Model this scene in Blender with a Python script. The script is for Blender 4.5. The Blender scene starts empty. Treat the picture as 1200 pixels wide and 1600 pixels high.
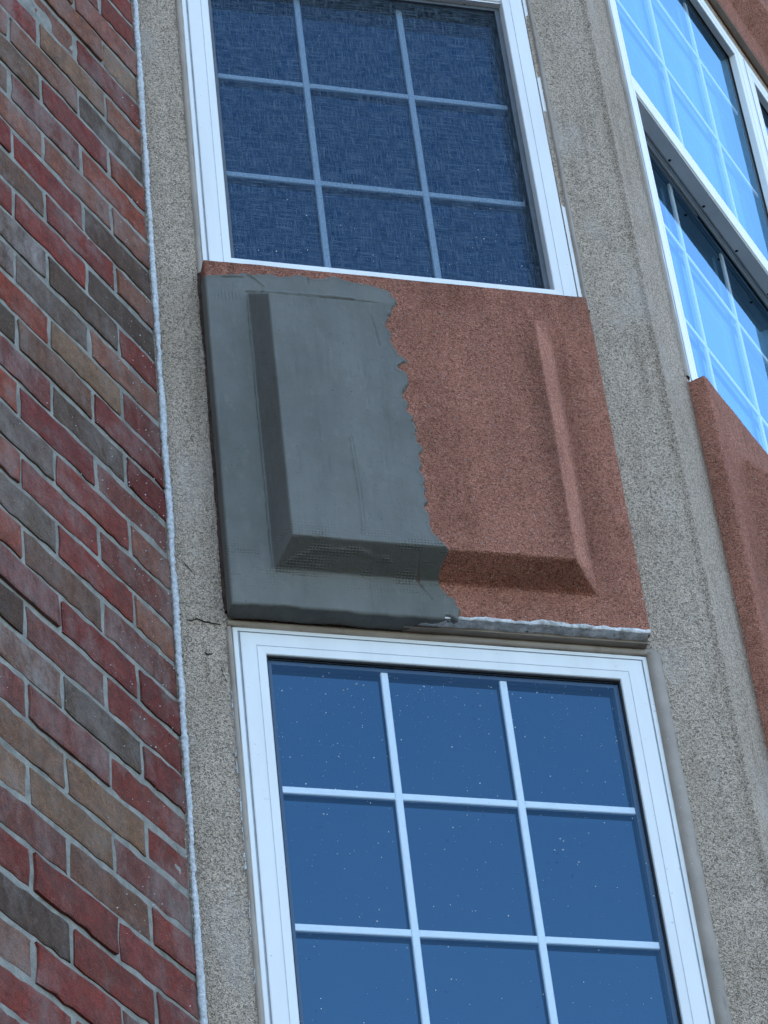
import bpy, math, random
import numpy as np
from mathutils import Matrix, Vector
random.seed(7); RNG = np.random.default_rng(11)
S = bpy.context.scene
COL = S.collection

# ------------------------------------------------------------------ camera
CAM_Z = 1.6
FPX = 5048.61
R_ = Vector((0.99218928, 0.08204334, -0.09396443))
U_ = Vector((0.12474143, -0.65257007, 0.74739005))
F_ = Vector((0.0, 0.75327365, 0.65770723))
cam = bpy.data.cameras.new("camera"); camo = bpy.data.objects.new("camera", cam); COL.objects.link(camo)
m = Matrix((R_, U_, -F_)).transposed().to_4x4(); m.translation = Vector((0, 0, CAM_Z)); camo.matrix_world = m
cam.sensor_fit = 'AUTO'; cam.sensor_width = 36; cam.lens = FPX / 1600 * 36
cam.clip_start = 0.05; cam.clip_end = 2000
S.camera = camo
S.render.resolution_x = 768; S.render.resolution_y = 1024

# ------------------------------------------------------------------ light
SUN_EL = math.radians(42); SUN_AZ = math.radians(-16)      # behind the building: the facades are in open shade
w = bpy.data.worlds.new("World"); S.world = w; w.use_nodes = True
nt = w.node_tree; sky = nt.nodes.new('ShaderNodeTexSky'); sky.sky_type = 'NISHITA'; sky.sun_disc = False
sky.sun_elevation = SUN_EL; sky.sun_rotation = SUN_AZ; sky.air_density = 1.0; sky.dust_density = 1.0; sky.ozone_density = 0.9
bg = nt.nodes['Background']; bg.inputs['Strength'].default_value = 0.15
nt.links.new(sky.outputs[0], bg.inputs[0])
sl = bpy.data.lights.new("sun", 'SUN'); sl.energy = 2.5; sl.angle = math.radians(0.5); sl.color = (1, .95, .88)
so = bpy.data.objects.new("sun", sl); COL.objects.link(so)
sd = Vector((math.sin(SUN_AZ) * math.cos(SUN_EL), math.cos(SUN_AZ) * math.cos(SUN_EL), math.sin(SUN_EL)))
so.rotation_euler = sd.to_track_quat('Z', 'Y').to_euler(); so.location = sd * 50
S.view_settings.view_transform = 'Standard'; S.view_settings.look = 'None'
S.view_settings.exposure = 2.22; S.view_settings.gamma = 1

# ------------------------------------------------------------------ frames of the facets
P0 = Vector((-0.33334121, 3.73029253, 3.31267283 + CAM_Z))    # inner corner brick / bay
a = Vector((0.95288892, 0.30331947, 0)); b = Vector((0.43712373, 0.89940138, 0))
WA = 0.871; LB = 1.97
ZB = -P0.z; ZT = 3.25                                          # facade bottom (ground) and top in facade heights
angA = math.atan2(a.y, a.x); angB = math.atan2(b.y, b.x); angC = 2 * angB - angA
c_ = Vector((math.cos(angC), math.sin(angC), 0))
QB = P0 + a * WA; QC = QB + b * LB
class Fr:
    def __init__(s, o, ang): s.o = o; s.ang = ang; s.x = Vector((math.cos(ang), math.sin(ang), 0))
FA = Fr(P0, angA); FB = Fr(QB, angB); FC = Fr(QC, angC); FW = Fr(P0, angB)

# ------------------------------------------------------------------ noise
def _h(ix, iy, seed):
    n = (ix.astype(np.int64) * 374761393 + iy.astype(np.int64) * 668265263 + seed * 1442695041) & 0x7fffffff
    n = ((n ^ (n >> 13)) * 1274126177) & 0x7fffffff
    return ((n ^ (n >> 16)) & 0xffff) / 65535.0
def noise(x, y, s, seed=0):
    x = np.asarray(x) / s; y = np.asarray(y) / s
    ix = np.floor(x); iy = np.floor(y); fx = x - ix; fy = y - iy
    fx = fx * fx * (3 - 2 * fx); fy = fy * fy * (3 - 2 * fy)
    A = _h(ix, iy, seed); B = _h(ix + 1, iy, seed); C = _h(ix, iy + 1, seed); D = _h(ix + 1, iy + 1, seed)
    return (A + (B - A) * fx) * (1 - fy) + (C + (D - C) * fx) * fy * 1.0 - 0.5
def fbm(x, y, s, seed=0, o=3):
    return sum(noise(x, y, s / 2 ** k, seed + k * 17) / 2 ** k for k in range(o))

# ------------------------------------------------------------------ mesh helpers
def mesh_obj(name, V, Fc, mats, parent=None, smooth=False, mi=None, loc=None):
    me = bpy.data.meshes.new(name)
    me.from_pydata([tuple(v) for v in V], [], [tuple(f) for f in Fc])
    for m_ in (mats if isinstance(mats, (list, tuple)) else [mats]): me.materials.append(m_)
    if mi is not None: me.polygons.foreach_set('material_index', np.asarray(mi, dtype=np.int32))
    if smooth: me.polygons.foreach_set('use_smooth', np.ones(len(me.polygons), dtype=bool))
    me.update()
    o = bpy.data.objects.new(name, me); COL.objects.link(o)
    if parent: o.parent = parent
    if loc is not None: o.location = loc
    return o
def grid_faces(nx, ny, off=0):
    i, j = np.meshgrid(np.arange(nx - 1), np.arange(ny - 1), indexing='xy')
    p = (j * nx + i).ravel() + off
    return np.stack([p, p + 1, p + nx + 1, p + nx], 1)
def tag(o, label, cat, group=None, kind=None):
    if label: o['label'] = label
    if cat: o['category'] = cat
    if group: o['group'] = group
    if kind: o['kind'] = kind
    elif cat == 'window': o['kind'] = 'thing'
    return o
def thing(name, fr, u, v, label, cat, group=None):
    """Empty at the thing's base; children use (u, -n, v) relative to it"""
    o = bpy.data.objects.new(name, None); COL.objects.link(o); o.empty_display_size = .1
    o.location = fr.o + fr.x * u + Vector((0, 0, v)); o.rotation_euler = (0, 0, fr.ang)
    return tag(o, label, cat, group)
class MB:
    def __init__(s): s.V = []; s.F = []; s.M = []
    def add(s, V, F, m=0):
        o = len(s.V); s.V += [tuple(v) for v in V]; s.F += [tuple(i + o for i in f) for f in F]; s.M += [m] * len(F)
    def box(s, u0, u1, n0, n1, v0, v1, m=0):      # n measured outward
        V = [(u, -n, v) for v in (v0, v1) for n in (n1, n0) for u in (u0, u1)]
        s.add(V, [(0, 1, 3, 2)[::-1], (4, 5, 7, 6), (0, 1, 5, 4), (1, 3, 7, 5), (3, 2, 6, 7), (2, 0, 4, 6)], m)
    def bbox(s, u0, u1, n0, n1, v0, v1, r=.0015, m=0):   # box with chamfered front edges
        V = []
        for (uu0, uu1, n, vv0, vv1) in ((u0, u1, n0, v0, v1), (u0, u1, n1 - r, v0, v1), (u0 + r, u1 - r, n1, v0 + r, v1 - r)):
            V += [(uu0, -n, vv0), (uu1, -n, vv0), (uu1, -n, vv1), (uu0, -n, vv1)]
        F = [(8, 9, 10, 11), (3, 2, 1, 0)]
        for k in (0, 4):
            for i in range(4):
                j = (i + 1) % 4; F.append((k + i, k + j, k + 4 + j, k + 4 + i))
        s.add(V, F, m)
    def build(s, name, mats, parent=None, smooth=False): return mesh_obj(name, s.V, s.F, mats, parent, smooth, s.M)

# ------------------------------------------------------------------ node helpers
class NT:
    def __init__(s, name):
        s.m = bpy.data.materials.new(name); s.m.use_nodes = True; s.t = s.m.node_tree; s.n = s.t.nodes; s.l = s.t.links
        s.b = s.n['Principled BSDF']; s.out = s.n['Material Output']
        g = s.n.new('ShaderNodeTexCoord'); s.oc = g.outputs['Object']
        s.pos = s.n.new('ShaderNodeNewGeometry').outputs['Position']
    def lk(s, a_, b_): s.l.new(a_, b_)
    def _in(s, inp, v):
        if hasattr(v, 'links'): s.lk(v, inp)
        else: inp.default_value = v
    def mp(s, v, scale=(1, 1, 1), loc=(0, 0, 0), rot=(0, 0, 0)):
        n = s.n.new('ShaderNodeMapping'); s.lk(v, n.inputs[0]); n.inputs['Scale'].default_value = scale
        n.inputs['Location'].default_value = loc; n.inputs['Rotation'].default_value = rot; return n.outputs[0]
    def noi(s, v, sc, det=3, rough=.55, dist=0):
        n = s.n.new('ShaderNodeTexNoise'); s.lk(v, n.inputs['Vector']); n.inputs['Scale'].default_value = sc
        n.inputs['Detail'].default_value = det; n.inputs['Roughness'].default_value = rough; n.inputs['Distortion'].default_value = dist
        return n.outputs['Fac']
    def vor(s, v, sc, feat='F1', rnd=1):
        n = s.n.new('ShaderNodeTexVoronoi'); s.lk(v, n.inputs['Vector']); n.inputs['Scale'].default_value = sc; n.feature = feat
        n.inputs['Randomness'].default_value = rnd; return n
    def rng(s, v, a0, a1, b0=0, b1=1):
        n = s.n.new('ShaderNodeMapRange'); s.lk(v, n.inputs[0])
        for i, x in enumerate((a0, a1, b0, b1)): n.inputs[i + 1].default_value = x
        n.clamp = True; return n.outputs[0]
    def mix(s, f, c1, c2, mode='MIX'):
        n = s.n.new('ShaderNodeMix'); n.data_type = 'RGBA'; n.blend_type = mode
        s._in(n.inputs[0], f)
        for i, c in ((6, c1), (7, c2)):
            if isinstance(c, tuple): n.inputs[i].default_value = (*c, 1)
            else: s.lk(c, n.inputs[i])
        return n.outputs[2]
    def math(s, op, x, y=0, z=0):
        n = s.n.new('ShaderNodeMath'); n.operation = op; s._in(n.inputs[0], x); s._in(n.inputs[1], y)
        if z: s._in(n.inputs[2], z)
        return n.outputs[0]
    def bump(s, h, dist, strength=1, nrm=None):
        n = s.n.new('ShaderNodeBump'); s.lk(h, n.inputs['Height']); n.inputs['Distance'].default_value = dist
        n.inputs['Strength'].default_value = strength
        if nrm: s.lk(nrm, n.inputs['Normal'])
        return n.outputs[0]
    def fin(s, col=None, rough=.9, nrm=None, spec=.3):
        if col is not None:
            if isinstance(col, tuple): s.b.inputs['Base Color'].default_value = (*col, 1)
            else: s.lk(col, s.b.inputs['Base Color'])
        s._in(s.b.inputs['Roughness'], rough); s.b.inputs['Specular IOR Level'].default_value = spec
        if nrm: s.lk(nrm, s.b.inputs['Normal'])
        return s.m

def mul(c, k): return tuple(x * k for x in c)
def stucco(name, light, dark, stain, blot, pit=.5, white=None, streak=.5, streaks_lit=False):
    t = NT(name)
    p = t.pos
    d = t.noi(p, 290, 1.5, .5, 1.4)                       # worm-like sand float finish
    v = t.vor(p, 330).outputs['Distance']
    g2 = t.noi(p, 640, 2, .7)
    h = t.math('ADD', t.math('MULTIPLY', d, 1.0), t.math('MULTIPLY', v, .35))
    pits = t.rng(t.math('ADD', d, t.math('MULTIPLY', g2, .35)), .56, .68)
    grain = t.vor(p, 520); gr = t.n.new('ShaderNodeSeparateColor'); t.lk(grain.outputs['Color'], gr.inputs[0])
    col = t.mix(t.rng(gr.outputs[0], 0, 1), mul(light, .86), mul(light, 1.16))
    pt = t.mix(pits, dark, col)
    col = t.mix(pit, col, pt)
    col = t.mix(t.rng(gr.outputs[1], .975, .98, 0, .4), col, (.62, .6, .57))          # pale aggregate grains
    b1 = t.rng(t.noi(t.mp(p, (1, 1, .35)), 7, 4, .6), .38, .68)
    col = t.mix(b1, col, t.mix(.75, col, stain, 'MULTIPLY'))
    b2 = t.rng(t.noi(t.mp(p, (1, 1, .5), (3, 7, 1)), 22, 4, .65), .5, .72, 0, blot)
    col = t.mix(b2, col, t.mix(1, col, (.55, .52, .48), 'MULTIPLY'))
    st = t.math('MULTIPLY', t.rng(t.noi(t.mp(p, (24, 24, 1.1)), 2.2, 3, .6), .5, .75), t.rng(t.noi(p, 5, 3), .42, .62))
    col = t.mix(t.math('MULTIPLY', st, streak), col, t.mix(1, col, (.50, .46, .42), 'MULTIPLY'))
    if streaks_lit:      # dirt runs on this panel: down the edge of the raised field, under the sill, along the lower arris; plus a painted lit slope
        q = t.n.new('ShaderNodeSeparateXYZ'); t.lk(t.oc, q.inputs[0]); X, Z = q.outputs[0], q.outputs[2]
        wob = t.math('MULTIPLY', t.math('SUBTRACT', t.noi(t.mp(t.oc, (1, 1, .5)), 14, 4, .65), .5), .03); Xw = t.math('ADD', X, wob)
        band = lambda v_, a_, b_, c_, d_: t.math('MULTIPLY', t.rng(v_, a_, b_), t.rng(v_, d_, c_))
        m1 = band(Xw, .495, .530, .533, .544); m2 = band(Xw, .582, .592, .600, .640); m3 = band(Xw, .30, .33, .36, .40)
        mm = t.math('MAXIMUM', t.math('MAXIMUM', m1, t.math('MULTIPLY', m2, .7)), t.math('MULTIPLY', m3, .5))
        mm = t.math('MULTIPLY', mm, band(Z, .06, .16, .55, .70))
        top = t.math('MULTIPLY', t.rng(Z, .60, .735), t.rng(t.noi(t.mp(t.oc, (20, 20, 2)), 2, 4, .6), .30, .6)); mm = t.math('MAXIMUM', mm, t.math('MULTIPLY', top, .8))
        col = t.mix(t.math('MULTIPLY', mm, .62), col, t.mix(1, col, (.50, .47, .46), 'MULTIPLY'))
        col = t.mix(t.math('MULTIPLY', band(X, .537, .543, .572, .586), band(Z, .085, .105, .60, .66)), col, t.mix(1, col, (1.38, 1.42, 1.45), 'MULTIPLY'))      # right slope painted brighter, as if lit from the open side
    if white:
        b3 = t.rng(t.noi(t.mp(p, (1, 1, .6), (1, 2, 5)), 9, 5, .6), .54, .70, 0, white)
        col = t.mix(b3, col, (.60, .53, .46))
    n = t.bump(h, .006, 1)
    n = t.bump(g2, .0012, .5, n)
    return t.fin(col, .95, n, .15)

M_GREY = stucco('grey_stucco', (.64, .52, .405), (.145, .11, .08), (.86, .84, .81), .25, .8, .6)
M_RED = stucco('red_stucco', (.52, .225, .150), (.16, .06, .038), (.72, .74, .76), .5, .75)
M_RED_STAINED_LIT = stucco('red_stucco_stained_lit', (.52, .225, .150), (.16, .06, .038), (.72, .74, .76), .4, .75, streaks_lit=True)

def patch_mat():
    t = NT('mortar_base_coat')
    c = t.mix(t.rng(t.noi(t.mp(t.oc, (1, 1, .5)), 8, 6, .65), .36, .62), (.112, .114, .101), (.146, .148, .132))
    c = t.mix(t.rng(t.noi(t.mp(t.oc, (2, 2, .8)), 34, 6, .75), .56, .66, 0, .45), c, (.175, .175, .155))
    c = t.mix(t.rng(t.noi(t.mp(t.oc, (5, 5, .5)), 16, 4, .65), .55, .75, 0, .5), c, (.085, .092, .086))
    pit = t.rng(t.noi(t.oc, 210, 2, .7), .685, .73, 0, .8)
    c = t.mix(pit, c, (.04, .045, .045))
    # imprint of the reinforcing mesh: 4 mm grid, only in places
    s_ = t.n.new('ShaderNodeSeparateXYZ'); t.lk(t.oc, s_.inputs[0])
    gx = t.math('SINE', t.math('MULTIPLY', s_.outputs[0], 2 * math.pi / .0052)); gz = t.math('SINE', t.math('MULTIPLY', t.math('SUBTRACT', s_.outputs[2], t.math('MULTIPLY', s_.outputs[1], .8)), 2 * math.pi / .0055))
    g = t.math('MAXIMUM', gx, gz)
    # mask: strong along the lower bevel and border edges, patchy elsewhere
    z = s_.outputs[2]
    low = t.math('MULTIPLY', t.rng(z, .02, .05), t.rng(z, .13, .10))
    lowb = t.math('MULTIPLY', low, t.rng(t.noi(t.mp(t.oc, (9, 1, 40)), 2.2, 3), .50, .62))
    oth = t.rng(t.noi(t.mp(t.oc, (1, 1, 1), (2, 3, 4)), 11, 3), .62, .72, 0, .35)
    mk = t.math('MAXIMUM', lowb, oth)
    hm = t.math('MULTIPLY', g, mk)
    tr = t.noi(t.mp(t.oc, (26, 26, 1.2)), 6, 3, .6)          # vertical trowel drags
    n = t.bump(hm, .0011, .7)
    n = t.bump(tr, .0008, .3, n)
    n = t.bump(t.noi(t.oc, 38, 5, .6), .004, .35, n)
    n = t.bump(t.noi(t.oc, 260, 2), .0006, .5, n)
    c = t.mix(t.math('MULTIPLY', mk, t.rng(g, .3, 1, 0, .25)), c, (.20, .195, .16))
    r = t.rng(t.noi(t.oc, 20, 3), .3, .7, .62, .85)
    return t.fin(c, r, n, .3)
M_PATCH = patch_mat()

def foam_mat():
    t = NT('foam_edge_white')
    f = t.rng(t.noi(t.oc, 45, 4, .7), .36, .62)
    c = t.mix(f, (.32, .31, .29), (.74, .74, .73))
    dn = t.rng(t.noi(t.mp(t.oc, (1, 1, 4)), 90, 3), .66, .70, 0, .9)
    c = t.mix(dn, c, (.05, .045, .04))
    return t.fin(c, .9, t.bump(t.noi(t.oc, 240, 3), .002, .9), .2)
M_FOAM = foam_mat()
def bead_mat():
    t = NT('white_sealant')
    c = t.mix(t.rng(t.noi(t.pos, 160, 4, .7), .35, .65), (.42, .44, .45), (.70, .72, .73))
    c = t.mix(t.rng(t.noi(t.mp(t.pos, (1, 1, .4)), 12, 4, .6), .6, .72, 0, .6), c, (.34, .33, .30))
    return t.fin(c, .85, t.bump(t.noi(t.pos, 330, 3, .7), .003, .9), .2)
M_BEAD = bead_mat()
def taupe_mat():
    t = NT('taupe_caulk')
    c = t.mix(t.rng(t.noi(t.pos, 14, 4, .6), .3, .7), (.26, .22, .18), (.36, .305, .25))
    c = t.mix(t.rng(t.noi(t.mp(t.pos, (1, 1, .3)), 60, 4, .7), .6, .7, 0, .5), c, (.15, .12, .095))
    return t.fin(c, .6, t.bump(t.noi(t.pos, 90, 3), .0015, .5), .3)
M_TAUPE = taupe_mat()
def vinyl_mat():
    t = NT('white_vinyl')
    c = t.mix(t.rng(t.noi(t.mp(t.pos, (1, 1, .15)), 20, 4, .6), .4, .7), (.77, .78, .76), (.71, .72, .70))
    c = t.mix(t.rng(t.noi(t.mp(t.pos, (1, 1, 1.8)), 28, 5, .7), .66, .76, 0, .5), c, (.45, .46, .47))
    c = t.mix(t.rng(t.noi(t.pos, 170, 2, .6), .735, .76, 0, .7), c, (.3, .3, .3))
    return t.fin(c, .38, t.bump(t.noi(t.mp(t.pos, (1, 1, .2)), 30, 3), .0008, .3), .45)
M_VINYL = vinyl_mat()
def flat(name, col, rough=.6, sp=.3, nz=.12):
    t = NT(name); c = t.mix(t.rng(t.noi(t.pos, 60, 4), .3, .7), mul(col, 1 - nz), mul(col, 1 + nz)); return t.fin(c, rough, t.bump(t.noi(t.pos, 200, 2), .0005, .3), sp)
M_GASKET = flat('black_gasket', (.012, .013, .016), .5)
M_TRACK = flat('grey_track', (.10, .115, .13), .5)
M_GREYV = flat('grey_sash_underside', (.30, .34, .37), .45)
M_MUNTIN = flat('white_muntin', (.78, .82, .84), .4, .4, .03)
M_MUNTIN2 = M_MUNTIN
M_SPACER = flat('spacer_bar', (.05, .06, .075), .45, .4)
M_DARK = flat('dark_gap', (.012, .011, .010), .9)
M_CRACK = flat('crack_dark', (.03, .026, .022), .95)
M_ROOF = flat('roof_felt', (.07, .07, .07), .9)

def glass(name, inner):
    t = NT(name); n = t.n
    g = n.new('ShaderNodeNewGeometry')
    dt = n.new('ShaderNodeVectorMath'); dt.operation = 'DOT_PRODUCT'; t.lk(g.outputs['Normal'], dt.inputs[0]); t.lk(g.outputs['Incoming'], dt.inputs[1])
    c = t.math('ABSOLUTE', dt.outputs['Value'])
    F = t.math('ADD', .045, t.math('MULTIPLY', .955, t.math('POWER', t.math('SUBTRACT', 1, c), 5)))
    fac = t.math('DIVIDE', t.math('MULTIPLY', 2, F), t.math('ADD', 1, F))
    if inner: fac = t.math('MINIMUM', t.math('ADD', fac, .035), 1)
    gl = n.new('ShaderNodeBsdfGlossy'); gl.inputs['Roughness'].default_value = 0.0 if not inner else .012; gl.inputs['Color'].default_value = (.27, .53, .76, 1)
    ms = n.new('ShaderNodeMixShader'); t.lk(fac, ms.inputs[0])
    if inner:
        df = n.new('ShaderNodeBsdfDiffuse'); df.inputs['Color'].default_value = (.006, .011, .017, 1); t.lk(df.outputs[0], ms.inputs[1])
    else:
        tr = n.new('ShaderNodeBsdfTransparent'); tr.inputs['Color'].default_value = (.93, .97, .98, 1)
        # faint dust film
        df = n.new('ShaderNodeBsdfDiffuse'); df.inputs['Color'].default_value = (.5, .55, .6, 1)
        m2 = n.new('ShaderNodeMixShader'); t.lk(t.rng(t.noi(t.mp(t.pos, (1, 1, .5)), 8, 5, .65), .45, .8, .001, .012), m2.inputs[0])
        t.lk(tr.outputs[0], m2.inputs[1]); t.lk(df.outputs[0], m2.inputs[2]); t.lk(m2.outputs[0], ms.inputs[1])
    t.lk(gl.outputs[0], ms.inputs[2]); t.lk(ms.outputs[0], t.out.inputs['Surface'])
    return t.m
M_GOUT = glass('outer_glass', False); M_GIN = glass('inner_glass', True)

def screen_mat():
    t = NT('insect_screen_mesh'); n = t.n
    hx = t.noi(t.mp(t.oc, (560, 1, 26)), 1, 2, .55); hz = t.noi(t.mp(t.oc, (22, 1, 560)), 1, 2, .55)
    hx2 = t.noi(t.mp(t.oc, (700, 1, 60)), 1, 1, .6); hz2 = t.noi(t.mp(t.oc, (60, 1, 700)), 1, 1, .6)
    f = t.math('MAXIMUM', t.rng(hx, .42, .70), t.rng(hz, .42, .70))
    f = t.math('ADD', f, t.math('MULTIPLY', .6, t.math('MAXIMUM', t.rng(hx2, .45, .8), t.rng(hz2, .45, .8))))
    fac = t.rng(f, .30, 1.25, .03, .44)
    tr = n.new('ShaderNodeBsdfTransparent'); tr.inputs['Color'].default_value = (.60, .66, .72, 1); df = n.new('ShaderNodeBsdfDiffuse'); df.inputs['Color'].default_value = (.17, .235, .30, 1)
    ms = n.new('ShaderNodeMixShader'); t.lk(fac, ms.inputs[0]); t.lk(tr.outputs[0], ms.inputs[1]); t.lk(df.outputs[0], ms.inputs[2]); t.lk(ms.outputs[0], t.out.inputs['Surface'])
    return t.m
M_SCREEN = screen_mat()

def brick_mat():
    t = NT('brick_clay')
    at = t.n.new('ShaderNodeAttribute'); at.attribute_name = 'tone'; at.attribute_type = 'GEOMETRY'
    col = at.outputs['Color']; al = at.outputs['Alpha']
    p = t.pos
    n1 = t.noi(p, 60, 5, .65)
    c = t.mix(t.rng(n1, .3, .7), t.mix(1, col, (.62, .66, .72), 'MULTIPLY'), t.mix(1, col, (1.25, 1.2, 1.12), 'MULTIPLY'))
    c = t.mix(t.rng(t.noi(p, 330, 2, .7), .3, .7), t.mix(1, c, (.72, .72, .72), 'MULTIPLY'), t.mix(1, c, (1.25, 1.25, 1.25), 'MULTIPLY'))
    c = t.mix(t.rng(t.noi(t.mp(p, (1, 1, 1.3), (5, 1, 0)), 26, 5, .7), .42, .72, 0, .65), c, t.mix(.6, c, (.15, .105, .075)))
    pit = t.rng(t.noi(p, 420, 2, .7), .64, .69, 0, .8)
    c = t.mix(pit, c, (.02, .016, .016))
    sm = t.rng(t.noi(t.mp(p, (1, 1, .9), (0, 0, 9)), 17, 5, .7), .52, .66)
    c = t.mix(t.math('MULTIPLY', sm, .32), c, (.075, .050, .040))               # soot / firing blush
    ef = t.rng(t.noi(t.mp(p, (1.2, 1.2, .6), (4, 4, 2)), 14, 6, .75), .44, .74)
    c = t.mix(t.math('MULTIPLY', ef, al), c, (.42, .37, .34))                 # pale bloom
    sc = t.rng(t.noi(t.mp(p, (9, 9, 1.6), (0, 0, 3), (.35, .1, .2)), 26, 4, .75), .655, .73, 0, .5)
    c = t.mix(sc, c, (.36, .29, .26))
    c = t.mix(t.rng(t.noi(t.mp(p, (1, 1, .8), (8, 2, 0)), 7, 6, .75), .50, .70, 0, .55), c, (.33, .28, .25))
    n = t.bump(t.noi(p, 90, 6, .75), .008, .9); n = t.bump(t.noi(p, 430, 2, .7), .0022, .8, n)
    return t.fin(c, .88, n, .25)
def mortar_mat():
    t = NT('brick_mortar')
    c = t.mix(t.rng(t.noi(t.pos, 40, 5, .7), .35, .65), (.20, .195, .17), (.34, .33, .29))
    c = t.mix(t.rng(t.noi(t.pos, 9, 4, .6), .58, .7, 0, .5), c, (.12, .11, .085))
    return t.fin(c, .95, t.bump(t.noi(t.pos, 230, 4, .7), .003, .9), .2)
M_BRICK = brick_mat(); M_MORTAR = mortar_mat()

# ------------------------------------------------------------------ ground
def ground():
    t = NT('paving')
    c = t.mix(t.rng(t.noi(t.pos, .6, 6, .6), .3, .7), (.028, .028, .027), (.045, .043, .04)); m_ = t.fin(c, .95, t.bump(t.noi(t.pos, 60, 4), .01, .6), .2)
    o = mesh_obj('ground', [(-500, -500, 0), (500, -500, 0), (500, 500, 0), (-500, 500, 0)], [(0, 1, 2, 3)], m_)
    tag(o, 'dark paved ground at the foot of the building', 'ground', kind='structure')
ground()

# ------------------------------------------------------------------ brick building
CO = .0693; K0 = -.8567; BL = .1965
ODD = (-.585, -.39, -.1925, 0); EVEN = (-.5, -.303, -.108, 0)
TONES = {'R': (.215, .047, .038), 'r': (.185, .040, .034), 'M': (.19, .070, .060), 'P': (.24, .105, .075), 'T': (.23, .140, .090), 'B': (.16, .088, .060),
         'D': (.100, .068, .050), 'O': (.27, .068, .042), 'W': (.18, .125, .105), 'G': (.14, .108, .085)}
BLOOM = {'R': .10, 'r': .06, 'M': .45, 'P': .35, 'T': .25, 'B': .25, 'D': .15, 'O': .12, 'W': .8, 'G': .35}
MAP = {-5: 'MRR', -4: 'RRR', -3: 'PRM', -2: 'DRr', -1: 'RRR', 0: 'MBR', 1: 'TTM', 2: 'TTR', 3: 'MMR', 4: 'WDr', 5: 'DMr', 6: 'Mrr', 7: 'OBM', 8: 'GRP', 9: 'ORM',
       10: 'GRP', 11: 'OrM', 12: 'MDr', 13: 'DBr', 14: 'OTr', 15: 'WGP', 16: 'WDR', 17: 'RRD', 18: 'BRP', 19: 'rrD', 20: 'PPP', 21: 'BMO', 22: 'BRO', 23: 'PPD', 24: 'RTP',
       25: 'RPR', 26: 'PPT', 27: 'RPP', 28: 'RRR', 29: 'TRR', 30: 'PPR'}
def brick_building():
    base = thing('brick_building', FW, 0, ZB, 'weathered red, tan and charcoal running bond brick wall left of the bay', 'building')
    V = []; Fq = []; Cc = []; MI = []
    def put(v, f, col, mi):
        o = sum(len(x) for x in V); V.append(v); Fq.append(f + o); Cc.append(np.tile(np.array(col), (len(v), 1))); MI.append(np.full(len(f), mi))
    nvert = [0]
    def put(v, f, col, mi):
        V.append(v); Fq.append(f + nvert[0]); nvert[0] += len(v); Cc.append(np.tile(np.array(col, dtype=float), (len(v), 1))); MI.append(np.full(len(f), mi))
    S_END = 2 * WA * math.cos(angB - angA) + LB
    kmin = int((ZB - K0) / CO) ; kmax = int((ZT + .25 - K0) / CO)
    def brick(s0, s1, v0, v1, tone, bl, fine, seed):
        g = .0054; s0 += g; s1 -= g if s1 != 0 else 0.002; v0 += g; v1 -= g
        if s1 - s0 < .02: return
        nz = RNG.normal(0, .0011)
        if fine:
            nx, ny = 15, 7
            tx = np.concatenate([[0], [.0001], np.linspace(.02, .98, nx - 4), [.9999], [1]]); ty = np.concatenate([[0], [.0001], np.linspace(.07, .93, ny - 4), [.9999], [1]])
            X, Y = np.meshgrid(s0 + (s1 - s0) * tx, v0 + (v1 - v0) * ty)
            ex = np.minimum(np.arange(nx), np.arange(nx)[::-1])[None, :]; ey = np.minimum(np.arange(ny), np.arange(ny)[::-1])[:, None]
            e = np.minimum(ex, ey)
            jx = noise(X * 3 + seed, Y * 9, .035, seed) * .0055; jy = noise(X * 2, Y * 9 + seed, .03, seed + 5) * .0055
            X = X + np.where(ex <= 1, jx, 0); Y = Y + np.where(ey <= 1, jy, 0)
            N = np.where(e == 0, -.016, np.where(e == 1, -.0012, 0.0)) + nz + noise(X, Y, .03, seed) * .0016
            v = np.stack([X.ravel(), -N.ravel(), Y.ravel()], 1); put(v, grid_faces(nx, ny), (*tone, bl), 0)
        else:
            r = .003
            v = []
            for (i, n) in ((0, -.016), (0, -.003), (r, 0)):
                v += [(s0 + i, -n - nz, v0 + i), (s1 - i, -n - nz, v0 + i), (s1 - i, -n - nz, v1 - i), (s0 + i, -n - nz, v1 - i)]
            f = [(8, 9, 10, 11)]
            for k in (0, 4):
                for i in range(4):
                    j = (i + 1) % 4; f.append((k + i, k + j, k + 4 + j, k + 4 + i))
            put(np.array(v), np.array(f), (*tone, bl), 0)
    keys = 'RRRRrRrMPPTBDOGM'
    for k in range(kmin, kmax):
        v0 = K0 + k * CO; v1 = v0 + CO
        js = list(ODD if k % 2 else EVEN)
        x = js[0]
        while x > -6.0: x -= BL; js.insert(0, x)
        for i in range(len(js) - 1):
            s0, s1 = js[i], js[i + 1]
            q = i - (len(js) - 4)
            ch = MAP[k][q] if (q >= 0 and k in MAP) else random.choice(keys)
            t = TONES[ch]; q_ = RNG.uniform(.86, 1.14); t = tuple(c * q_ * RNG.uniform(.95, 1.05) * w_ for c, w_ in zip(t, (1.14, 1.0, .88)))
            fine = s0 > -1.2 and -1.8 < v0 < 2.2
            brick(s0, s1, v0 - ZB, v1 - ZB, t, min(1, BLOOM[ch] * RNG.uniform(.7, 1.3)), fine, 100 + k * 31 + i * 7)
        x = S_END + (.0 if k % 2 else BL / 2 - BL)
        while x < S_END + 4:
            ch = random.choice(keys)
            if x + BL > S_END + .02: brick(max(x, S_END), x + BL, v0 - ZB, v1 - ZB, TONES[ch], .2, False, 3)
            x += BL
    # tooled mortar sheet behind, wavy
    xs = np.arange(-6.1, .001, .02); ys = np.arange(0, ZT + .25 - ZB, .02)
    X, Y = np.meshgrid(xs, ys); N = -.0030 + fbm(X, Y, .05, 3) * .0013
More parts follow.
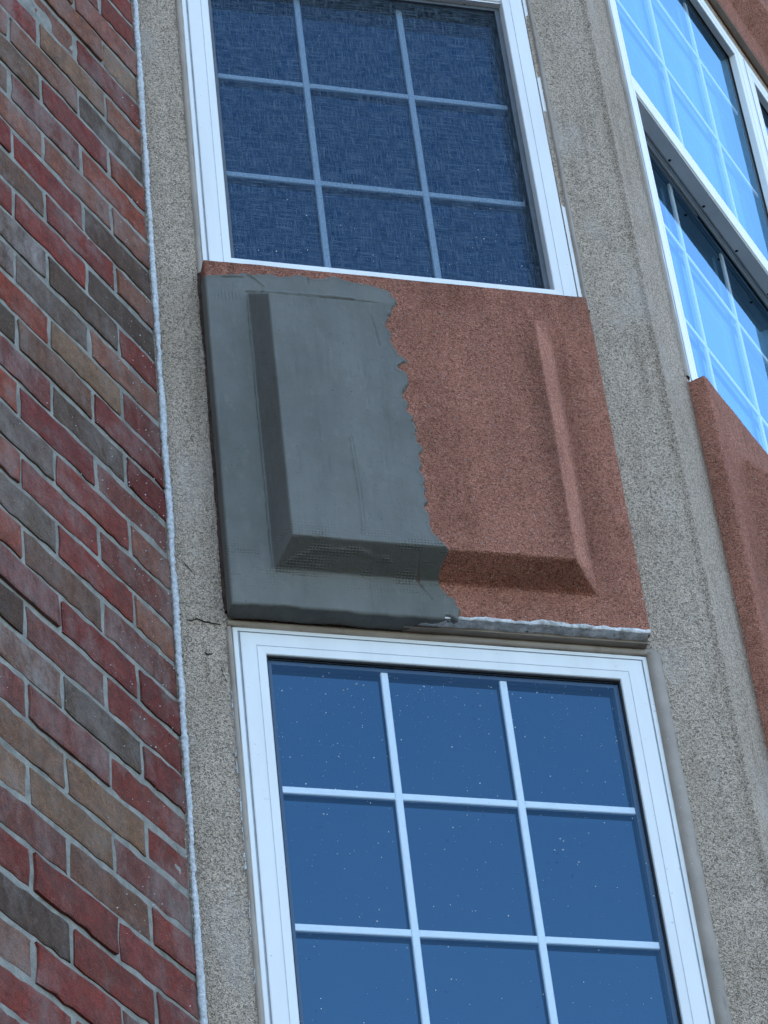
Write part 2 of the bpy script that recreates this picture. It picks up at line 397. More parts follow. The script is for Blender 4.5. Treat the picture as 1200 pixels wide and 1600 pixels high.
    put(np.stack([X.ravel(), -N.ravel(), Y.ravel()], 1), grid_faces(len(xs), len(ys)), (.2, .2, .2, 0), 1)
    put(np.array([(S_END, .006, 0), (S_END + 4.1, .006, 0), (S_END + 4.1, .006, ZT + .25 - ZB), (S_END, .006, ZT + .25 - ZB)]), np.array([(0, 1, 2, 3)]), (.2, .2, .2, 0), 1)
    Vv = np.concatenate(V); Ff = np.concatenate(Fq); C4 = np.concatenate(Cc); mi = np.concatenate(MI)
    o = mesh_obj('brick_wall', Vv.tolist(), Ff.tolist(), [M_BRICK, M_MORTAR], base, False, mi)
    ca = o.data.color_attributes.new('tone', 'FLOAT_COLOR', 'POINT'); ca.data.foreach_set('color', C4.astype(np.float32).ravel())
    mb = MB()
    mb.box(-6.1, S_END + 4.1, -8, -.02, 0, ZT - ZB)
    mb.build('rear_block', M_MORTAR, base)
    mb = MB(); mb.bbox(-6.15, S_END + 4.15, -8.05, .05, ZT + .25 - ZB, ZT + .33 - ZB, .01); mb.box(-6.05, S_END + 4.05, -7.9, -.03, ZT - ZB + .003, ZT + .245 - ZB)
    mb.build('roof', M_ROOF, base)
brick_building()

# ------------------------------------------------------------------ bay wall (grey stucco)
bay = thing('bay_facade', FA, 0, ZB, 'speckled grey stucco wall of the angled bay with corner pilasters round the windows', 'wall')
def loc_in_A(fr, u, n):      # facet point -> bay local x,y
    w_ = fr.o + fr.x * u + Vector((fr.x.y, -fr.x.x, 0)) * n
    d = w_ - P0; return Vector((d.dot(a), d.dot(Vector((-a.y, a.x, 0)))))
def plan_prism(name, pts, v0, v1, mat, round_idx=(), r=.012, wob=.0012, dv=.03, cracks=()):
    """extrude a plan outline (bay-local xy, counter-clockwise seen from above = outer faces) with rounded corners"""
    P = []
    n = len(pts)
    for i, p in enumerate(pts):
        if i in round_idx:
            pa = pts[i - 1]; pb_ = pts[(i + 1) % n]
            d1 = (pa - p).normalized(); d2 = (pb_ - p).normalized()
            s0 = p + d1 * r; s1 = p + d2 * r
            P.append(s0 + d1 * .0015)
            for k in range(6):
                t = k / 5; P.append((s0 * (1 - t) ** 2 + p * 2 * t * (1 - t) + s1 * t * t))
            P.append(s1 + d2 * .0015)
        else: P.append(p)
    # subdivide long edges
    Q = []
    for i in range(len(P)):
        A_, B_ = P[i], P[(i + 1) % len(P)]; L = (B_ - A_).length; k = max(1, int(L / .03))
        for j in range(k): Q.append(A_ + (B_ - A_) * (j / k))
    nq = len(Q); zs = np.arange(v0, v1 + dv * .5, dv) - ZB; X = np.array([[q.x, q.y] for q in Q])
    V = []
    arc = np.concatenate([[0], np.cumsum(np.hypot(*np.diff(X, axis=0).T))])
    cen = X.mean(0)
    for z in zs:
        wv = fbm(arc, np.full(nq, z), .12, 5, 2) * wob
        d = X - cen; d /= np.linalg.norm(d, axis=1)[:, None]
        XX = X + d * wv[:, None]
        V += [(x, y, z) for x, y in XX]
    Fc = []
    for k in range(len(zs) - 1):
        for i in range(nq):
            j = (i + 1) % nq; Fc.append((k * nq + i, k * nq + j, (k + 1) * nq + j, (k + 1) * nq + i))
    mi = [0] * len(Fc)
    Fc += [tuple(range(nq))[::-1], tuple(range((len(zs) - 1) * nq, len(zs) * nq))]; mi += [0, 0]
    for line, wd in cracks:      # hairline cracks: slim dark wedges lying in the render coat
        o = len(V); m_ = len(line)
        fine = []
        for i in range(m_ - 1):
            for s in range(4):
                t = s / 4; fine.append((line[i][0] * (1 - t) + line[i + 1][0] * t + random.uniform(-.0008, .0008), line[i][1] * (1 - t) + line[i + 1][1] * t + random.uniform(-.0009, .0009)))
        fine.append(line[-1]); m_ = len(fine)
        for i, (u, v) in enumerate(fine):
            ww = wd * math.sin(math.pi * (i + .4) / (m_ - .2)) * random.uniform(.5, 1.3) + .0003
            V += [(u, -.0006, v - ZB - ww), (u, -.0022, v - ZB), (u, -.0006, v - ZB + ww)]
        for i in range(m_ - 1):
            for q in (0, 1): Fc.append((o + 3 * i + q, o + 3 * i + 3 + q, o + 3 * i + 4 + q, o + 3 * i + 1 + q)); mi.append(1)
    return mesh_obj(name, V, Fc, [mat, M_CRACK], bay, True, mi)
CR = [([(.0182, -.2149), (.0279, -.2165), (.0351, -.2109), (.0455, -.2161), (.0572, -.2176), (.0727, -.2211)], .0011),
      ([(.0439, -.277), (.0496, -.279), (.0565, -.2771)], .0012), ([(.0214, -.103), (.0298, -.1125), (.0333, -.1198)], .0008),
      ([(.044, -.285), (.045, -.31), (.0435, -.335)], .0007), ([(.066, -.29), (.068, -.31), (.074, -.33)], .0007)]
PLU = .087; PRU = .7445
A2 = lambda u, n: loc_in_A(FA, u, n); B2 = lambda u, n: loc_in_A(FB, u, n); C2 = lambda u, n: loc_in_A(FC, u, n)
plan_prism('left_pilaster', [A2(-.002, -.15), A2(-.002, 0), A2(PLU, 0), A2(PLU, -.15)], ZB, ZT, M_GREY, (2,), .008, cracks=CR)
plan_prism('corner_pilaster', [A2(PRU, -.15), A2(PRU, 0), A2(.852, 0), A2(.8600, -.0030), A2(.8625, -.0024), A2(.8680, .0032), A2(WA, .0030), B2(.0060, .0006), B2(.012, 0), B2(.128, 0), B2(.128, -.12)], ZB, ZT, M_GREY, (1, 8), .0015, wob=.0008)
plan_prism('corner_pilaster', [B2(LB - .128, -.12), B2(LB - .128, 0), C2(0, 0), C2(.1265, 0), C2(.1265, -.15)], ZB, ZT, M_GREY, (1, 2, 3), .010)
plan_prism('right_pilaster', [C2(WA - PLU, -.15), C2(WA - PLU, 0), C2(WA, 0), C2(WA, -.15)], ZB, ZT, M_GREY, (1,), .008)
# wall fields between the pilasters above, below and behind the panels
WIN = [(-1.866, -.2213), (.5350, 2.180)]            # window heights on A
WINB = [(-1.90, -.455), (.488, 2.175)]
def fields(fr, u0, u1, wins, name):
    def bx_(v0, v1, n1):
        mb = MB()
        pts = [loc_in_A(fr, u0, -.12), loc_in_A(fr, u1, -.12), loc_in_A(fr, u1, n1), loc_in_A(fr, u0, n1)]
        V = [(p.x, p.y, v - ZB) for v in (v0, v1) for p in pts]
        mb.add(V, [(0, 1, 2, 3), (7, 6, 5, 4), (1, 0, 4, 5), (2, 1, 5, 6), (3, 2, 6, 7), (0, 3, 7, 4)])
        mb.build(name, M_GREY, bay)
    e = [ZB] + [x for w_ in wins for x in w_] + [ZT]
    for i in range(0, len(e), 2): bx_(e[i] + (.001 if i else 0), e[i + 1] - .001, -.003)
fields(FA, PLU - .01, PRU + .01, WIN, 'wall_field'); fields(FB, .12, LB - .12, WINB, 'wall_field'); fields(FC, .12, WA - PLU + .01, WIN, 'wall_field')
# roof of the bay
pts = [A2(-.01, .05), A2(WA, .05), B2(LB, .05), C2(WA + .01, .05)]; mb = MB()
pp = [A2(0, 0) + Vector((0, 0)), *pts]
V = [(p.x, p.y, z) for z in (ZT - ZB + .002, ZT - ZB + .08) for p in pts]
mb.add(V, [(3, 2, 1, 0), (4, 5, 6, 7), (0, 1, 5, 4), (1, 2, 6, 5), (2, 3, 7, 6), (3, 0, 4, 7)]); mb.build('bay_roof', M_ROOF, bay)

# ------------------------------------------------------------------ lumpy white sealant bead in the corner
def bead(name, fr, u_, n_, v0, v1, rad, mat, lump=.35, dz=.004, seed=1, label=None, cat=None, parent=None, rz=None):
    zs = np.arange(v0, v1, dz); K = 9; th = np.linspace(0, 2 * np.pi, K, endpoint=False)
    T, Zz = np.meshgrid(th, zs)
    c1 = np.sin(T) * .02 + .5; r = rad * (1 + lump * 1.5 * noise(T * .004 * 2, Zz, .004, seed) + lump * .6 * noise(T * 0, Zz, .03, seed + 3) + lump * 1.0 * noise(T * 0, Zz, .11, seed + 9))
    r = np.where(np.abs(T) >= 0, r, r)
    off = noise(T * 0, Zz, .05, seed + 7) * rad * .35
    X = np.cos(T) * r + off; Y = np.sin(T) * r * .8
    V = np.stack([X.ravel(), Y.ravel(), (Zz - v0).ravel()], 1)
    Fc = []
    i, j = np.meshgrid(np.arange(K), np.arange(len(zs) - 1)); i = i.ravel(); j = j.ravel()
    Fc = np.stack([j * K + i, j * K + (i + 1) % K, (j + 1) * K + (i + 1) % K, (j + 1) * K + i], 1)
    o = mesh_obj(name, V.tolist(), Fc.tolist(), mat, parent, True)
    if parent is None:
        o.location = fr.o + fr.x * u_ + Vector((fr.x.y, -fr.x.x, 0)) * n_ + Vector((0, 0, v0)); o.rotation_euler = (0, 0, fr.ang)
    else: o.location = (u_, -n_, v0)
    if label: tag(o, label, cat)
    return o
bead('sealant_bead', FA, .0045, .002, ZB, ZT, .0048, M_BEAD, .42, .002, 3, 'lumpy white sealant bead running up the corner between brick and grey stucco', 'sealant')

# ------------------------------------------------------------------ windows
PROF = [(0, -.09), (0, -.001), (.0012, 0), (.0072, 0), (.0078, -.003), (.0096, -.003), (.0104, .0012), (.0118, .002), (.0338, .002), (.0343, .0015), (.0350, .0015), (.0355, .0018), (.0478, .0005), (.049, -.001), (.049, -.09)]
PROFM = [0, 0, 0, 1, 1, 1, 0, 0, 1, 1, 1, 0, 0, 0]
def frame_mesh(name, W, H, parent, prof=PROF, pm=PROFM):
    mb = MB()
    P = []
    for d, n in prof: P.append([(d, -n, d), (W - d, -n, d), (W - d, -n, H - d), (d, -n, H - d)])
    for k in range(len(prof) - 1):
        for i in range(4):
            j = (i + 1) % 4
            mb.add([P[k][i], P[k][j], P[k + 1][j], P[k + 1][i]], [(0, 1, 2, 3)], 1 if pm[k] else 0)
    # mitre lines
    return mb.build(name, [M_VINYL, M_GREYLINE], parent)
M_GREYLINE = flat('seam_grey', (.50, .53, .55), .6)
def pane_pair(name_i, name_o, x0, x1, z0, z1, n, parent, gap=.016):
    mb = MB(); mb.add([(x0, -n, z0), (x1, -n, z0), (x1, -n, z1), (x0, -n, z1)], [(0, 1, 2, 3)]); g = mb.build('glass_pane', M_GOUT, parent)
    mb = MB(); mb.add([(x0, gap - n, z0), (x1, gap - n, z0), (x1, gap - n, z1), (x0, gap - n, z1)], [(0, 1, 2, 3)]); mb.build('inner_pane', M_GIN, g)
    mb = MB()       # spacer between the panes
    s = .009
    for (p, q, r, t) in ((x0, x0 + s, z0, z1), (x1 - s, x1, z0, z1), (x0 + s, x1 - s, z0, z0 + s), (x0 + s, x1 - s, z1 - s, z1)):
        mb.box(p, q, n - gap + .001, n - .004, r, t)
    mb.build('spacer_bar', M_SPACER, g)
    return g
def muntins(us, vs, x0, x1, z0, z1, n, parent, wu=.0115, wv=.0125, mat=None):
    mb = MB()
    for u in us: mb.bbox(u - wu / 2, u + wu / 2, n - .005, n + .0005, z0, z1, .0012)
    cuts = [x0] + [e for u in us for e in (u - wu / 2, u + wu / 2)] + [x1]
    for v in vs:
        for k in range(0, len(cuts), 2): mb.bbox(cuts[k], cuts[k + 1], n - .005, n, v - wv / 2, v + wv / 2, .0012)
    return mb.build('muntin_grid', mat or M_MUNTIN, parent)
def gasket(x0, x1, z0, z1, n0, n1, parent, w_=.0022, mat=None, name='gasket'):
    mb = MB()
    for (p, q, r, t) in ((x0, x0 + w_, z0, z1), (x1 - w_, x1, z0, z1), (x0 + w_, x1 - w_, z0, z0 + w_), (x0 + w_, x1 - w_, z1 - w_, z1)): mb.box(p, q, n0, n1, r, t)
    return mb.build(name, mat or M_GASKET, parent)
def sealant_strip(pts_w, parent, name='sealant', seed=0, mat=None):
    """flat-ish tooled sealant: list of (x0,x1,z0,z1) boxes turned to wavy ridges"""
    mb = MB()
    for (x0, x1, z0, z1, n0) in pts_w:
        vert = (z1 - z0) > (x1 - x0); L = (z1 - z0) if vert else (x1 - x0); k = max(2, int(L / .01)); W = (x1 - x0) if vert else (z1 - z0)
        V = []
        for i in range(k + 1):
            t = i / k
            j = [float(fbm(np.array([t * L]), np.array([q * 3.1 + seed]), .06, seed)[0]) for q in range(3)]
            row = [(0 - j[0] * .003, -.004), (W * .12 + j[0] * .002, n0), (W * .5, n0 + .0015 + j[1] * .001), (W * .9 + j[2] * .002, n0 - .001), (W + j[2] * .003, -.004)]
            for c, n in row: V.append((x0 + c, -n, z0 + t * L) if vert else (x0 + t * L, -n, z0 + c))
        F = []
        for i in range(k):
            for q in range(4):
                f = (i * 5 + q, i * 5 + q + 1, (i + 1) * 5 + q + 1, (i + 1) * 5 + q); F.append(f if vert else f[::-1])
        mb.add(V, F)
    return mb.build(name, mat or M_TAUPE, parent, True)
def sash_window(fr, u0, u1, v0, v1, meet, mu_lo, mu_up, mv_lo, mv_up, n_lo, n_up, label, screen=False, group=None, seals=(), rail_n=-.004, screws=True):
    W = u1 - u0; H = v1 - v0; fw = .049
    t = thing('grid_window', fr, u0, v0, label, 'window', group)
    frame_mesh('frame', W, H, t)
    x0, x1 = fw, W - fw; m0, m1 = meet[0] - v0, meet[1] - v0
    # meeting rail (bottom rail of the outer sash), hollow grooved underside
    mb = MB()
    ns = n_lo
    if n_up > n_lo:
        mb.bbox(x0, x1, n_up - .020, rail_n, m0 + .004, m1, .0015)
        mb.box(x0, x1, n_up - .018, rail_n - .003, m0, m0 + .0038)
        mb.box(x0, x1, n_lo + .004, n_up - .021, m0 - .001, m0 + .008)
        for q in range(3): mb.box(x0, x1, n_lo + .002 + q * .006, n_lo + .004 + q * .006, m0 - .004 + q * .002, m0 - .0011, 1)
        r = mb.build('meeting_rail', [M_VINYL, M_GREYV], t)
        if screws:
            for q in range(5):
                mb = MB(); cx = x0 + (q + .4) * (x1 - x0) / 5; V = [(cx + .0035 * math.cos(e), -(n_up - .012) + .0035 * math.sin(e), m0 - .0006) for e in np.linspace(0, 6.283, 9)[:-1]]
                mb.add(V + [(cx, -(n_up - .012), m0 - .0016)], [(i, (i + 1) % 8, 8) for i in range(8)])
                mb.build('screw', M_DARK, r)
    g1 = pane_pair('', '', x0, x1, m1 + .0005, H - fw, n_up, t)
    muntins([u - u0 for u in mu_up], [v - v0 for v in mv_up], x0, x1, m1, H - fw, n_up - .006, g1)
    gasket(x0, x1, m1, H - fw, n_up + .0003, n_up + .004, t)
    if n_lo != n_up or mv_lo:
        g2 = pane_pair('', '', x0, x1, fw, m0 - .0005 if n_lo != n_up else m0, n_lo, t)
        muntins([u - u0 for u in mu_lo], [v - v0 for v in mv_lo], x0, x1, fw, m0, n_lo - .006, g2)
        gasket(x0, x1, fw, m0, n_lo + .0003, n_lo + .004, t)
    if n_lo < -.02:   # grooved jamb track
        for s_, xx in ((1, x0), (-1, x1)):
            mb = MB()
            for q in range(1): mb.box(min(xx, xx + s_ * .003), max(xx, xx + s_ * .003), n_lo + .006 + q * .009, n_lo + .010 + q * .009, fw, H - fw)
            mb.build('jamb_track', M_GREYV, t)
    if screen:
        ns_ = n_lo + .012
        mb = MB(); mb.add([(x0 + .003, -ns_, fw), (x1 - .003, -ns_, fw), (x1 - .003, -ns_, m0), (x0 + .003, -ns_, m0)], [(0, 1, 2, 3)])
        sc = mb.build('insect_screen', M_SCREEN, t)
        gasket(x0 + .001, x1 - .001, fw, m0, ns_ + .001, ns_ + .006, sc, .009, M_TRACK, 'screen_frame')
    if seals: sealant_strip([(p - u0, q - u0, r - v0, s_ - v0, n) for p, q, r, s_, n in seals], t)
    return t

wl = sash_window(FA, .0895, .7440, WIN[0][0], WIN[0][1], (-1.245, -1.205), (.3225, .5095), (.3225, .5095), (-1.73, -1.49), (-.511, -.7515, -.992), -.035, -.008,
    'white framed window with clear dark blue glass and white muntins, below the patched panel',
    seals=[(.743, .768, -1.86, -.218, .0075), (.0795, .0895, -1.86, -.224, .003), (.082, .762, -.2215, -.2065, .002)])
wu = sash_window(FA, .0905, .7525, WIN[1][0], WIN[1][1], (1.352, 1.388), (.3185, .5135), (.3185, .5135), (.841, 1.099), (1.63, 1.89), -.036, -.008,
    'white framed window behind woven insect screen, above the patched panel', screen=True,
    seals=[(.0785, .0903, .536, 2.18, .003), (.7525, .7605, .536, 2.18, .0045)])
BW = (.130, .983, 1.840)
def bwin(u0, u1, win, label, group, seals=()):
    s = (u1 - u0 - .098) / 3; mu = (u0 + .350, u0 + .602); mul_ = (u0 + .312, u0 + .545)
    v0, v1 = win; h = v1 - v0
    meet = (v1 - .868, v1 - .818)
    return sash_window(FB, u0, u1, v0, v1, meet, mul_, mu, (v1 - 1.322, v1 - 1.067), (v1 - .505, v1 - .240), -.050, -.018, label, group=group, seals=seals)
bwin(BW[0], BW[1], WINB[1], 'sash window reflecting bright blue sky on the right face, white rail halfway up', None, seals=[(.114, .1298, .489, 2.16, .003)])
bwin(BW[1] + .002, BW[2], WINB[1], 'window sliver at the upper right edge beyond the white mullion', None)
bwin(BW[0], BW[1], WINB[0], 'lower sash window on the right face under the red panel', None)
bwin(BW[1] + .002, BW[2], WINB[0], 'farther lower sash window on the right face under the red panel', None)

def flakes():     # torn white bits of old caulk along the left of the lower window
    mb = MB(); RR = random.Random(5)
    for (va, vb) in ((-.40, -.35), (-.50, -.43), (-.67, -.53), (-.79, -.73), (-.86, -.84)):
        v = va
        mb = MB()
        while v < vb:
            w_ = .0006 + .0024 * RR.random() ** 2; h_ = .004 + .006 * RR.random(); u_ = .0805 + RR.uniform(-.0008, .0008) - .0895
            P = [(u_ - w_, -.0018, v), (u_ + w_ * .6, -.0030, v + h_ * .2), (u_ + w_, -.0022, v + h_), (u_ - w_ * .7, -.0032, v + h_ * .8)]
            mb.add([(x, y, z - WIN[0][0]) for x, y, z in P], [(0, 1, 2, 3)]); v += h_ * .85
        mb.build('torn_caulk', M_BEAD, wl)
flakes()
# ------------------------------------------------------------------ red stucco panels with a raised field
def panel_height(U, V, base, fld, H):
    bu0, bu1, bv0, bv1 = base; iu0, iu1, iv0, iv1 = fld
    t = np.minimum(np.minimum((U - bu0) / (iu0 - bu0), (bu1 - U) / (bu1 - iu1)), np.minimum((V - bv0) / (iv0 - bv0), (bv1 - V) / (bv1 - iv1)))
    return H * np.clip(t, 0, 1)
def wrapped(u0, u1, v0, v1, n0, du, depth, extra=()):
    """grid over the front face whose margins fold back along the four edges"""
    def axis(a0, a1, ex):
        k = int(round((a1 - a0) / du)); m_ = max(2, int(depth / max(du, .006)))
        x = np.concatenate([a0 - np.linspace(depth, depth / m_, m_), np.linspace(a0, a1, k + 1), a1 + np.linspace(depth / m_, depth, m_)])
        return np.unique(np.concatenate([x, np.array(ex)])) if len(ex) else x
    p = axis(u0, u1, extra[0] if extra else ()); q = axis(v0, v1, extra[1] if extra else ())
    P, Q = np.meshgrid(p, q)
    U = np.clip(P, u0, u1); V = np.clip(Q, v0, v1); over = np.maximum(np.abs(P - U), np.abs(Q - V))
    return P, Q, U, V, over
def wall_panel(fr, u0, u1, v0, v1, n0, base, fld, H, du, label, seed, group=None, depth=.036, mat=None):
    t = thing('stucco_panel', fr, u0, v0, label, 'panel', group)
    P, Q, U, V, over = wrapped(u0, u1, v0, v1, n0, du, depth)
    h = panel_height(U, V, base, fld, H)
    if du < .004:     # soften the sprayed bevels a little
        for _ in range(0):
            g = h.copy(); g[1:-1, 1:-1] = (h[1:-1, 1:-1] * 2 + h[:-2, 1:-1] + h[2:, 1:-1] + h[1:-1, :-2] + h[1:-1, 2:]) / 6; h = g
    edge = np.minimum(np.minimum(U - u0, u1 - U), np.minimum(V - v0, v1 - V)); rr = .006
    rnd = np.where(edge < rr, rr * .5 * (1 - np.sqrt(np.clip(1 - (1 - edge / rr) ** 2, 0, 1))), 0)
    N = n0 + h - over - rnd + fbm(U, V, .09, seed, 4) * .0022
    X = U + np.where(P != U, fbm(V, over, .03, seed + 2) * .002, 0); Y = V + np.where(Q != V, fbm(U, over, .03, seed + 3) * .002, 0)
    vv = np.stack([(X - u0).ravel(), -N.ravel(), (Y - v0).ravel()], 1)
    mesh_obj('panel_face', vv.tolist(), grid_faces(P.shape[1], P.shape[0]).tolist(), mat or M_RED, t, True)
    return t
PU0, PU1, PV0, PV1, PN = .084, .7455, -.2005, .5395, .034
BASE = (.1530, .6690, -.1345, .4640); FLD = (.1719, .6216, -.1092, .4122); FH = .054
pan = wall_panel(FA, PU0, PU1, PV0, PV1, PN, BASE, FLD, FH, .002, 'red stucco panel with raised field, left part freshly coated in grey mortar, between two windows', 21, mat=M_RED_STAINED_LIT)
def plain_panel(fr, u0, u1, v0, v1, label, seed, group=None, du=.006):
    return wall_panel(fr, u0, u1, v0, v1, .034, (u0 + .068, u1 - .072, v0 + .066, v1 - .075), (u0 + .09, u1 - .115, v0 + .098, v1 - .118), .046, du, label, seed, group)
plain_panel(FA, PU0, PU1, 2.170, 2.90, 'red stucco panel above the screened window', 5, du=.01)
plain_panel(FA, PU0, PU1, -2.60, -1.858, 'red stucco panel beneath the lower clear window', 6, du=.01)
wall_panel(FB, .1215, LB - .1215, -.446, .478, .034, (.215, LB - .19, -.38, .36), (.25, LB - .23, -.348, .30), .046, .005, 'wide red stucco panel low on the right face, under the bright blue sash window', 7)
tp = wall_panel(FB, .1215, LB - .1215, 2.218, 2.90, .016, (.19, LB - .19, 2.303, 2.83), (.213, LB - .23, 2.378, 2.79), .044, .005, 'wide red stucco panel at the top right above the right face windows', 8)
mb = MB(); mb.box(.008, LB - .251, .001, .0145, -.0032, -.0008); mb.build('soffit_strip', M_TAUPE, tp)
mb = MB(); mb.box(.006, LB - .249, -.014, -.004, -.043, -.003); mb.build('head_joint', M_DARK, tp)
plain_panel(FC, .1265 - .004, WA - .083, -.20, .5395, 'red stucco panel on the far face of the bay', 9, du=.01)
for (v0, v1), lb in zip(WIN, ('lower window on the far face of the bay', 'upper window on the far face of the bay')):
    sash_window(FC, .127, WA - .0875, v0, v1, (v1 - .83, v1 - .79), (.34, .55), (.34, .55), (v0 + .30, v0 + .55), (v1 - .29, v1 - .54), -.035, -.008, lb)

# ------------------------------------------------------------------ the mortar patch
def poly_sd(P, Q, poly):
    poly = np.array(poly); d = np.full(P.shape, 1e9); inside = np.zeros(P.shape, bool)
    n = len(poly)
    for i in range(n):
        x0, y0 = poly[i]; x1, y1 = poly[(i + 1) % n]; ex, ey = x1 - x0, y1 - y0
        t = np.clip(((P - x0) * ex + (Q - y0) * ey) / (ex * ex + ey * ey + 1e-12), 0, 1)
        d = np.minimum(d, np.hypot(P - x0 - t * ex, Q - y0 - t * ey))
        c = ((y0 > Q) != (y1 > Q)) & (P < (x1 - x0) * (Q - y0) / (y1 - y0 + 1e-12) + x0); inside ^= c
    return np.where(inside, d, -d)
def seg_d(P, Q, line):
    d = np.full(P.shape, 1e9)
    for (x0, y0), (x1, y1) in zip(line[:-1], line[1:]):
        ex, ey = x1 - x0, y1 - y0; t = np.clip(((P - x0) * ex + (Q - y0) * ey) / (ex * ex + ey * ey + 1e-12), 0, 1)
        d = np.minimum(d, np.hypot(P - x0 - t * ex, Q - y0 - t * ey))
    return d
POLY = [(.050, .497), (.0845, .4985), (.0961, .5000), (.1105, .5044), (.1374, .5051), (.165, .5149), (.2028, .514), (.2466, .5185), (.3011, .5184), (.3446, .5152), (.3768, .5074), (.3931, .4944), (.4021, .4764),
        (.397, .4577), (.385, .43), (.3731, .385), (.3665, .3621), (.3755, .3443), (.3709, .319), (.3795, .2984), (.3891, .2881), (.3766, .2693), (.3865, .242), (.3769, .2097), (.3807, .1849), (.3842, .1574),
        (.3925, .1361), (.3932, .1032), (.3921, .0621), (.3909, .0214), (.3908, -.0186), (.3914, -.0517), (.3966, -.0787), (.4008, -.0965), (.4112, -.1007), (.4143, -.1101), (.4134, -.1256), (.416, -.1413),
        (.4269, -.1531), (.4354, -.1677), (.4385, -.1853), (.4317, -.2010), (.400, -.215), (.37, -.225), (.345, -.26), (.048, -.26), (.048, 0), (.050, .2)]
def patch():
    u0, u1, v0, v1 = PU0, PU1, PV0 - .004, PV1; du = .0015
    p = np.arange(u0 - .031, .46, du); q = np.concatenate([v0 - np.arange(.034, .001, -.002), np.arange(v0, .53, du)])
    P, Q = np.meshgrid(p, q); U = np.clip(P, u0, u1); V = np.clip(Q, v0, v1); over = np.maximum(np.abs(P - U), np.abs(Q - V))
    jit = fbm(P, Q, .016, 41, 4) * .0105 + fbm(P, Q, .05, 44) * .002
    right = np.clip((P - .12) / .05, 0, 1) ; sd_ = poly_sd(P, Q, POLY) + jit * (.25 + .75 * right)
    h = panel_height(U, V, (BASE[0] + .0003, BASE[1], BASE[2] + .0003, BASE[3]), FLD, FH)
    th = .0042 * np.clip(sd_ / .0022, -1.6, 1) + .0010 * np.clip(1 - np.abs(sd_ - .004) / .004, 0, 1)     # feathered lip
    N = PN + h - over + th
    N += fbm(U, V, .11, 61, 4) * .0022 + fbm(U * 3.0, V * .35, .03, 66, 2) * .0005 + np.abs(fbm(U, V * .6, .07, 70, 2)) * .002         # trowel waves
    def ridge(line, wd, amp):
        d = seg_d(P, Q, line) + noise(P, Q, .01, 77) * wd * .8; return amp * np.clip(1 - d / wd, 0, 1)
    N += ridge([(.1119, .4961), (.1476, .4994)], .0022, -.003) + ridge([(.1545, .5064), (.1639, .5017), (.1809, .4829)], .002, .0028)
    N += ridge([(.2518, .4669), (.2953, .4682), (.3302, .4699), (.3931, .4662)], .0026, -.0035) + ridge([(.18, .4705), (.26, .4735), (.33, .4735)], .004, .0025)
    N += ridge([(.3404, .3808), (.3471, .316)], .0022, -.002) + ridge([(.2804, .104), (.2849, -.0167), (.2843, -.089)], .002, .0022) + ridge([(.2830, .104), (.2875, -.0167), (.2869, -.089)], .0022, -.0016)
    N += ridge([(.3716, -.1145), (.3792, -.1396), (.3972, -.17)], .0022, -.0035) + ridge([(.2568, .5128), (.2568, .4992)], .0018, -.003) + ridge([(.18, -.141), (.26, -.139), (.40, -.142)], .002, .0028)
    N += ridge([(.175, -.128), (.21, -.119), (.27, -.117), (.33, -.122)], .0024, .0024)
    N += ridge([(.1515, .462), (.1515, .2), (.1515, -.13)], .0028, -.0032) + ridge([(.1500, .466), (.176, .469)], .0024, -.004)
    N += ridge([(.155, -.139), (.24, -.1385), (.34, -.1395), (.41, -.141)], .002, -.003)
    # comb of the mesh at upper left
    cm = np.clip(1 - np.abs(U - .118) / .03, 0, 1) * np.clip(1 - np.abs(V - .452) / .014, 0, 1); N += np.sin(U * 2 * np.pi / .006) * .0009 * np.clip(cm * 3, 0, 1)
    low = (over > 0); Y = V + np.where(low, fbm(U, over, .02, 9) * .003 - th * .6, 0)
    ok = (sd_ > -.0035)
    vid = np.arange(P.size); Fa = grid_faces(P.shape[1], P.shape[0]); keep = ok.ravel()[Fa].all(1); Fa = Fa[keep]
    used = np.unique(Fa); rem = np.full(P.size, -1); rem[used] = np.arange(len(used)); Fa = rem[Fa]
    UX = U - .0024 * np.clip((u0 - P) / .003, 0, 1); Y = Y - .0012 * np.clip((v0 - Q) / .003, 0, 1)
    vv = np.stack([(UX - PU0).ravel(), -N.ravel(), (Y - PV0).ravel()], 1)[used]
    o = mesh_obj('mortar_patch', vv.tolist(), Fa.tolist(), M_PATCH, pan, True)
    o['label'] = 'smooth blue grey mortar coat with mesh showing through'
patch()
M_GRIME = flat('grimy_joint', (.055, .035, .028), .9, .2, .5)
bead('joint_filler', None, -.0022, .004, .004, PV1 - PV0 - .004, .0036, M_GRIME, .5, .004, 12, parent=pan)
def foam_edge():
    ps = np.arange(.350, PU1 + .0005, .002); prof = np.linspace(0, 1, 22)
    V = []
    for x in ps:
        e = float(fbm(np.array([x]), np.array([.3]), .03, 5, 3)[0]); e2 = float(fbm(np.array([x]), np.array([.9]), .012, 8, 3)[0]); fade = min(1, (x - .385) / .03, (PU1 + .002 - x) / .01)
        for k, s_ in enumerate(prof):
            # from the front face down round the broken arris and back under the panel
            if s_ < .35: v = PV0 + .0065 + e * .006 - s_ / .35 * (.008); n = PN + .0004 + .0012 * math.sin(s_ / .35 * math.pi) + e2 * .0012
            else: v = PV0 - .0018 - (s_ - .35) * .003 + e * .002; n = PN + .001 - (s_ - .35) / .65 * (.022) + e2 * .001
            if k == 0: n -= .004
            jj = float(noise(np.array([x]), np.array([s_ * .04]), .005, 3)[0]) * .0018
            V.append((x - PU0, -(n + jj) , v - PV0 + jj * .6))
    o = mesh_obj('foam_edge', V, grid_faces(len(prof), len(ps)).tolist(), M_FOAM, pan, True)
    o['label'] = 'chipped white foam core along the bottom edge'
foam_edge()
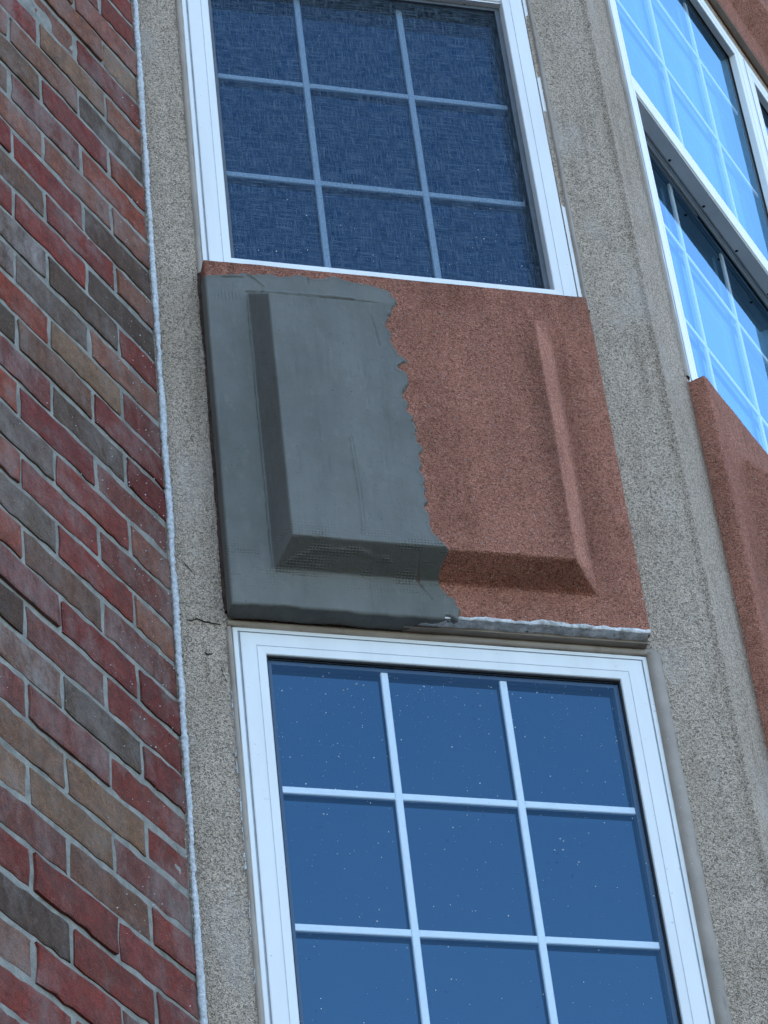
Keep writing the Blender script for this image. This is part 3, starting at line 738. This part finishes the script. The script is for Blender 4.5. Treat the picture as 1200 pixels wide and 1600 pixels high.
mb = MB(); mb.box(.27, PU1 - PU0 - .001, -.003, .0150, -.0075, -.0010); mb.build('soffit_sealant', M_TAUPE, pan)

# ------------------------------------------------------------------ loose foam crumbs stuck on everything
def crumbs():
    V = []; Fc = []
    octa = [(1, 0, 0), (-1, 0, 0), (0, 1, 0), (0, -1, 0), (0, 0, 1), (0, 0, -1)]
    of = [(0, 2, 4), (2, 1, 4), (1, 3, 4), (3, 0, 4), (2, 0, 5), (1, 2, 5), (3, 1, 5), (0, 3, 5)]
    def put(fr, u, v, n, r):
        p = fr.o + fr.x * u + Vector((fr.x.y, -fr.x.x, 0)) * n + Vector((0, 0, v)); o = len(V)
        for q in octa: V.append((p.x + q[0] * r * random.uniform(.6, 1.3), p.y + q[1] * r * random.uniform(.6, 1.3), p.z + q[2] * r * random.uniform(.6, 1.3)))
        Fc.extend([tuple(i + o for i in f) for f in of])
    def rr(): return .00035 + .0011 * random.random() ** 4
    for _ in range(750): put(FA, random.uniform(.14, .69), random.uniform(-1.0, -.28) if random.random() < .6 else -.28 - abs(random.gauss(0, .18)), -.0078, rr())
    for _ in range(170): put(FA, random.uniform(.145, .68), .60 + abs(random.gauss(0, .18)), -.0235, rr() * .9)
    for _ in range(420): put(FW, -abs(random.gauss(0, .07)), random.gauss(.05, .42), .001, rr())
    for _ in range(330): put(FW, -abs(random.gauss(0, .18)), random.gauss(-.55, .45), .001, rr())
    for _ in range(380): put(FA, random.uniform(.012, .08), random.gauss(.02, .30), .0015, rr() * .8)
    for _ in range(120): put(FA, random.uniform(.012, .08), random.gauss(-.5, .25), .0015, rr() * .8)
    for _ in range(60): put(FA, random.uniform(.42, .73), random.uniform(-.19, .5), .035 + (0.046 if 0 else 0), rr() * .7)
    for _ in range(40): put(FA, random.uniform(.19, .37), random.uniform(-.09, .4), .0845, rr() * .5)
    for _ in range(70): put(FA, .745 + random.random() * .02, random.uniform(-.9, -.25), .009, rr() * .7)
    me = mesh_obj('foam_crumbs', V, Fc, flat('foam_white', (.75, .78, .8), .9), None)
    tag(me, 'tiny white foam crumbs stuck to the glass, bricks and stucco', 'foam crumbs', kind='stuff')
crumbs()
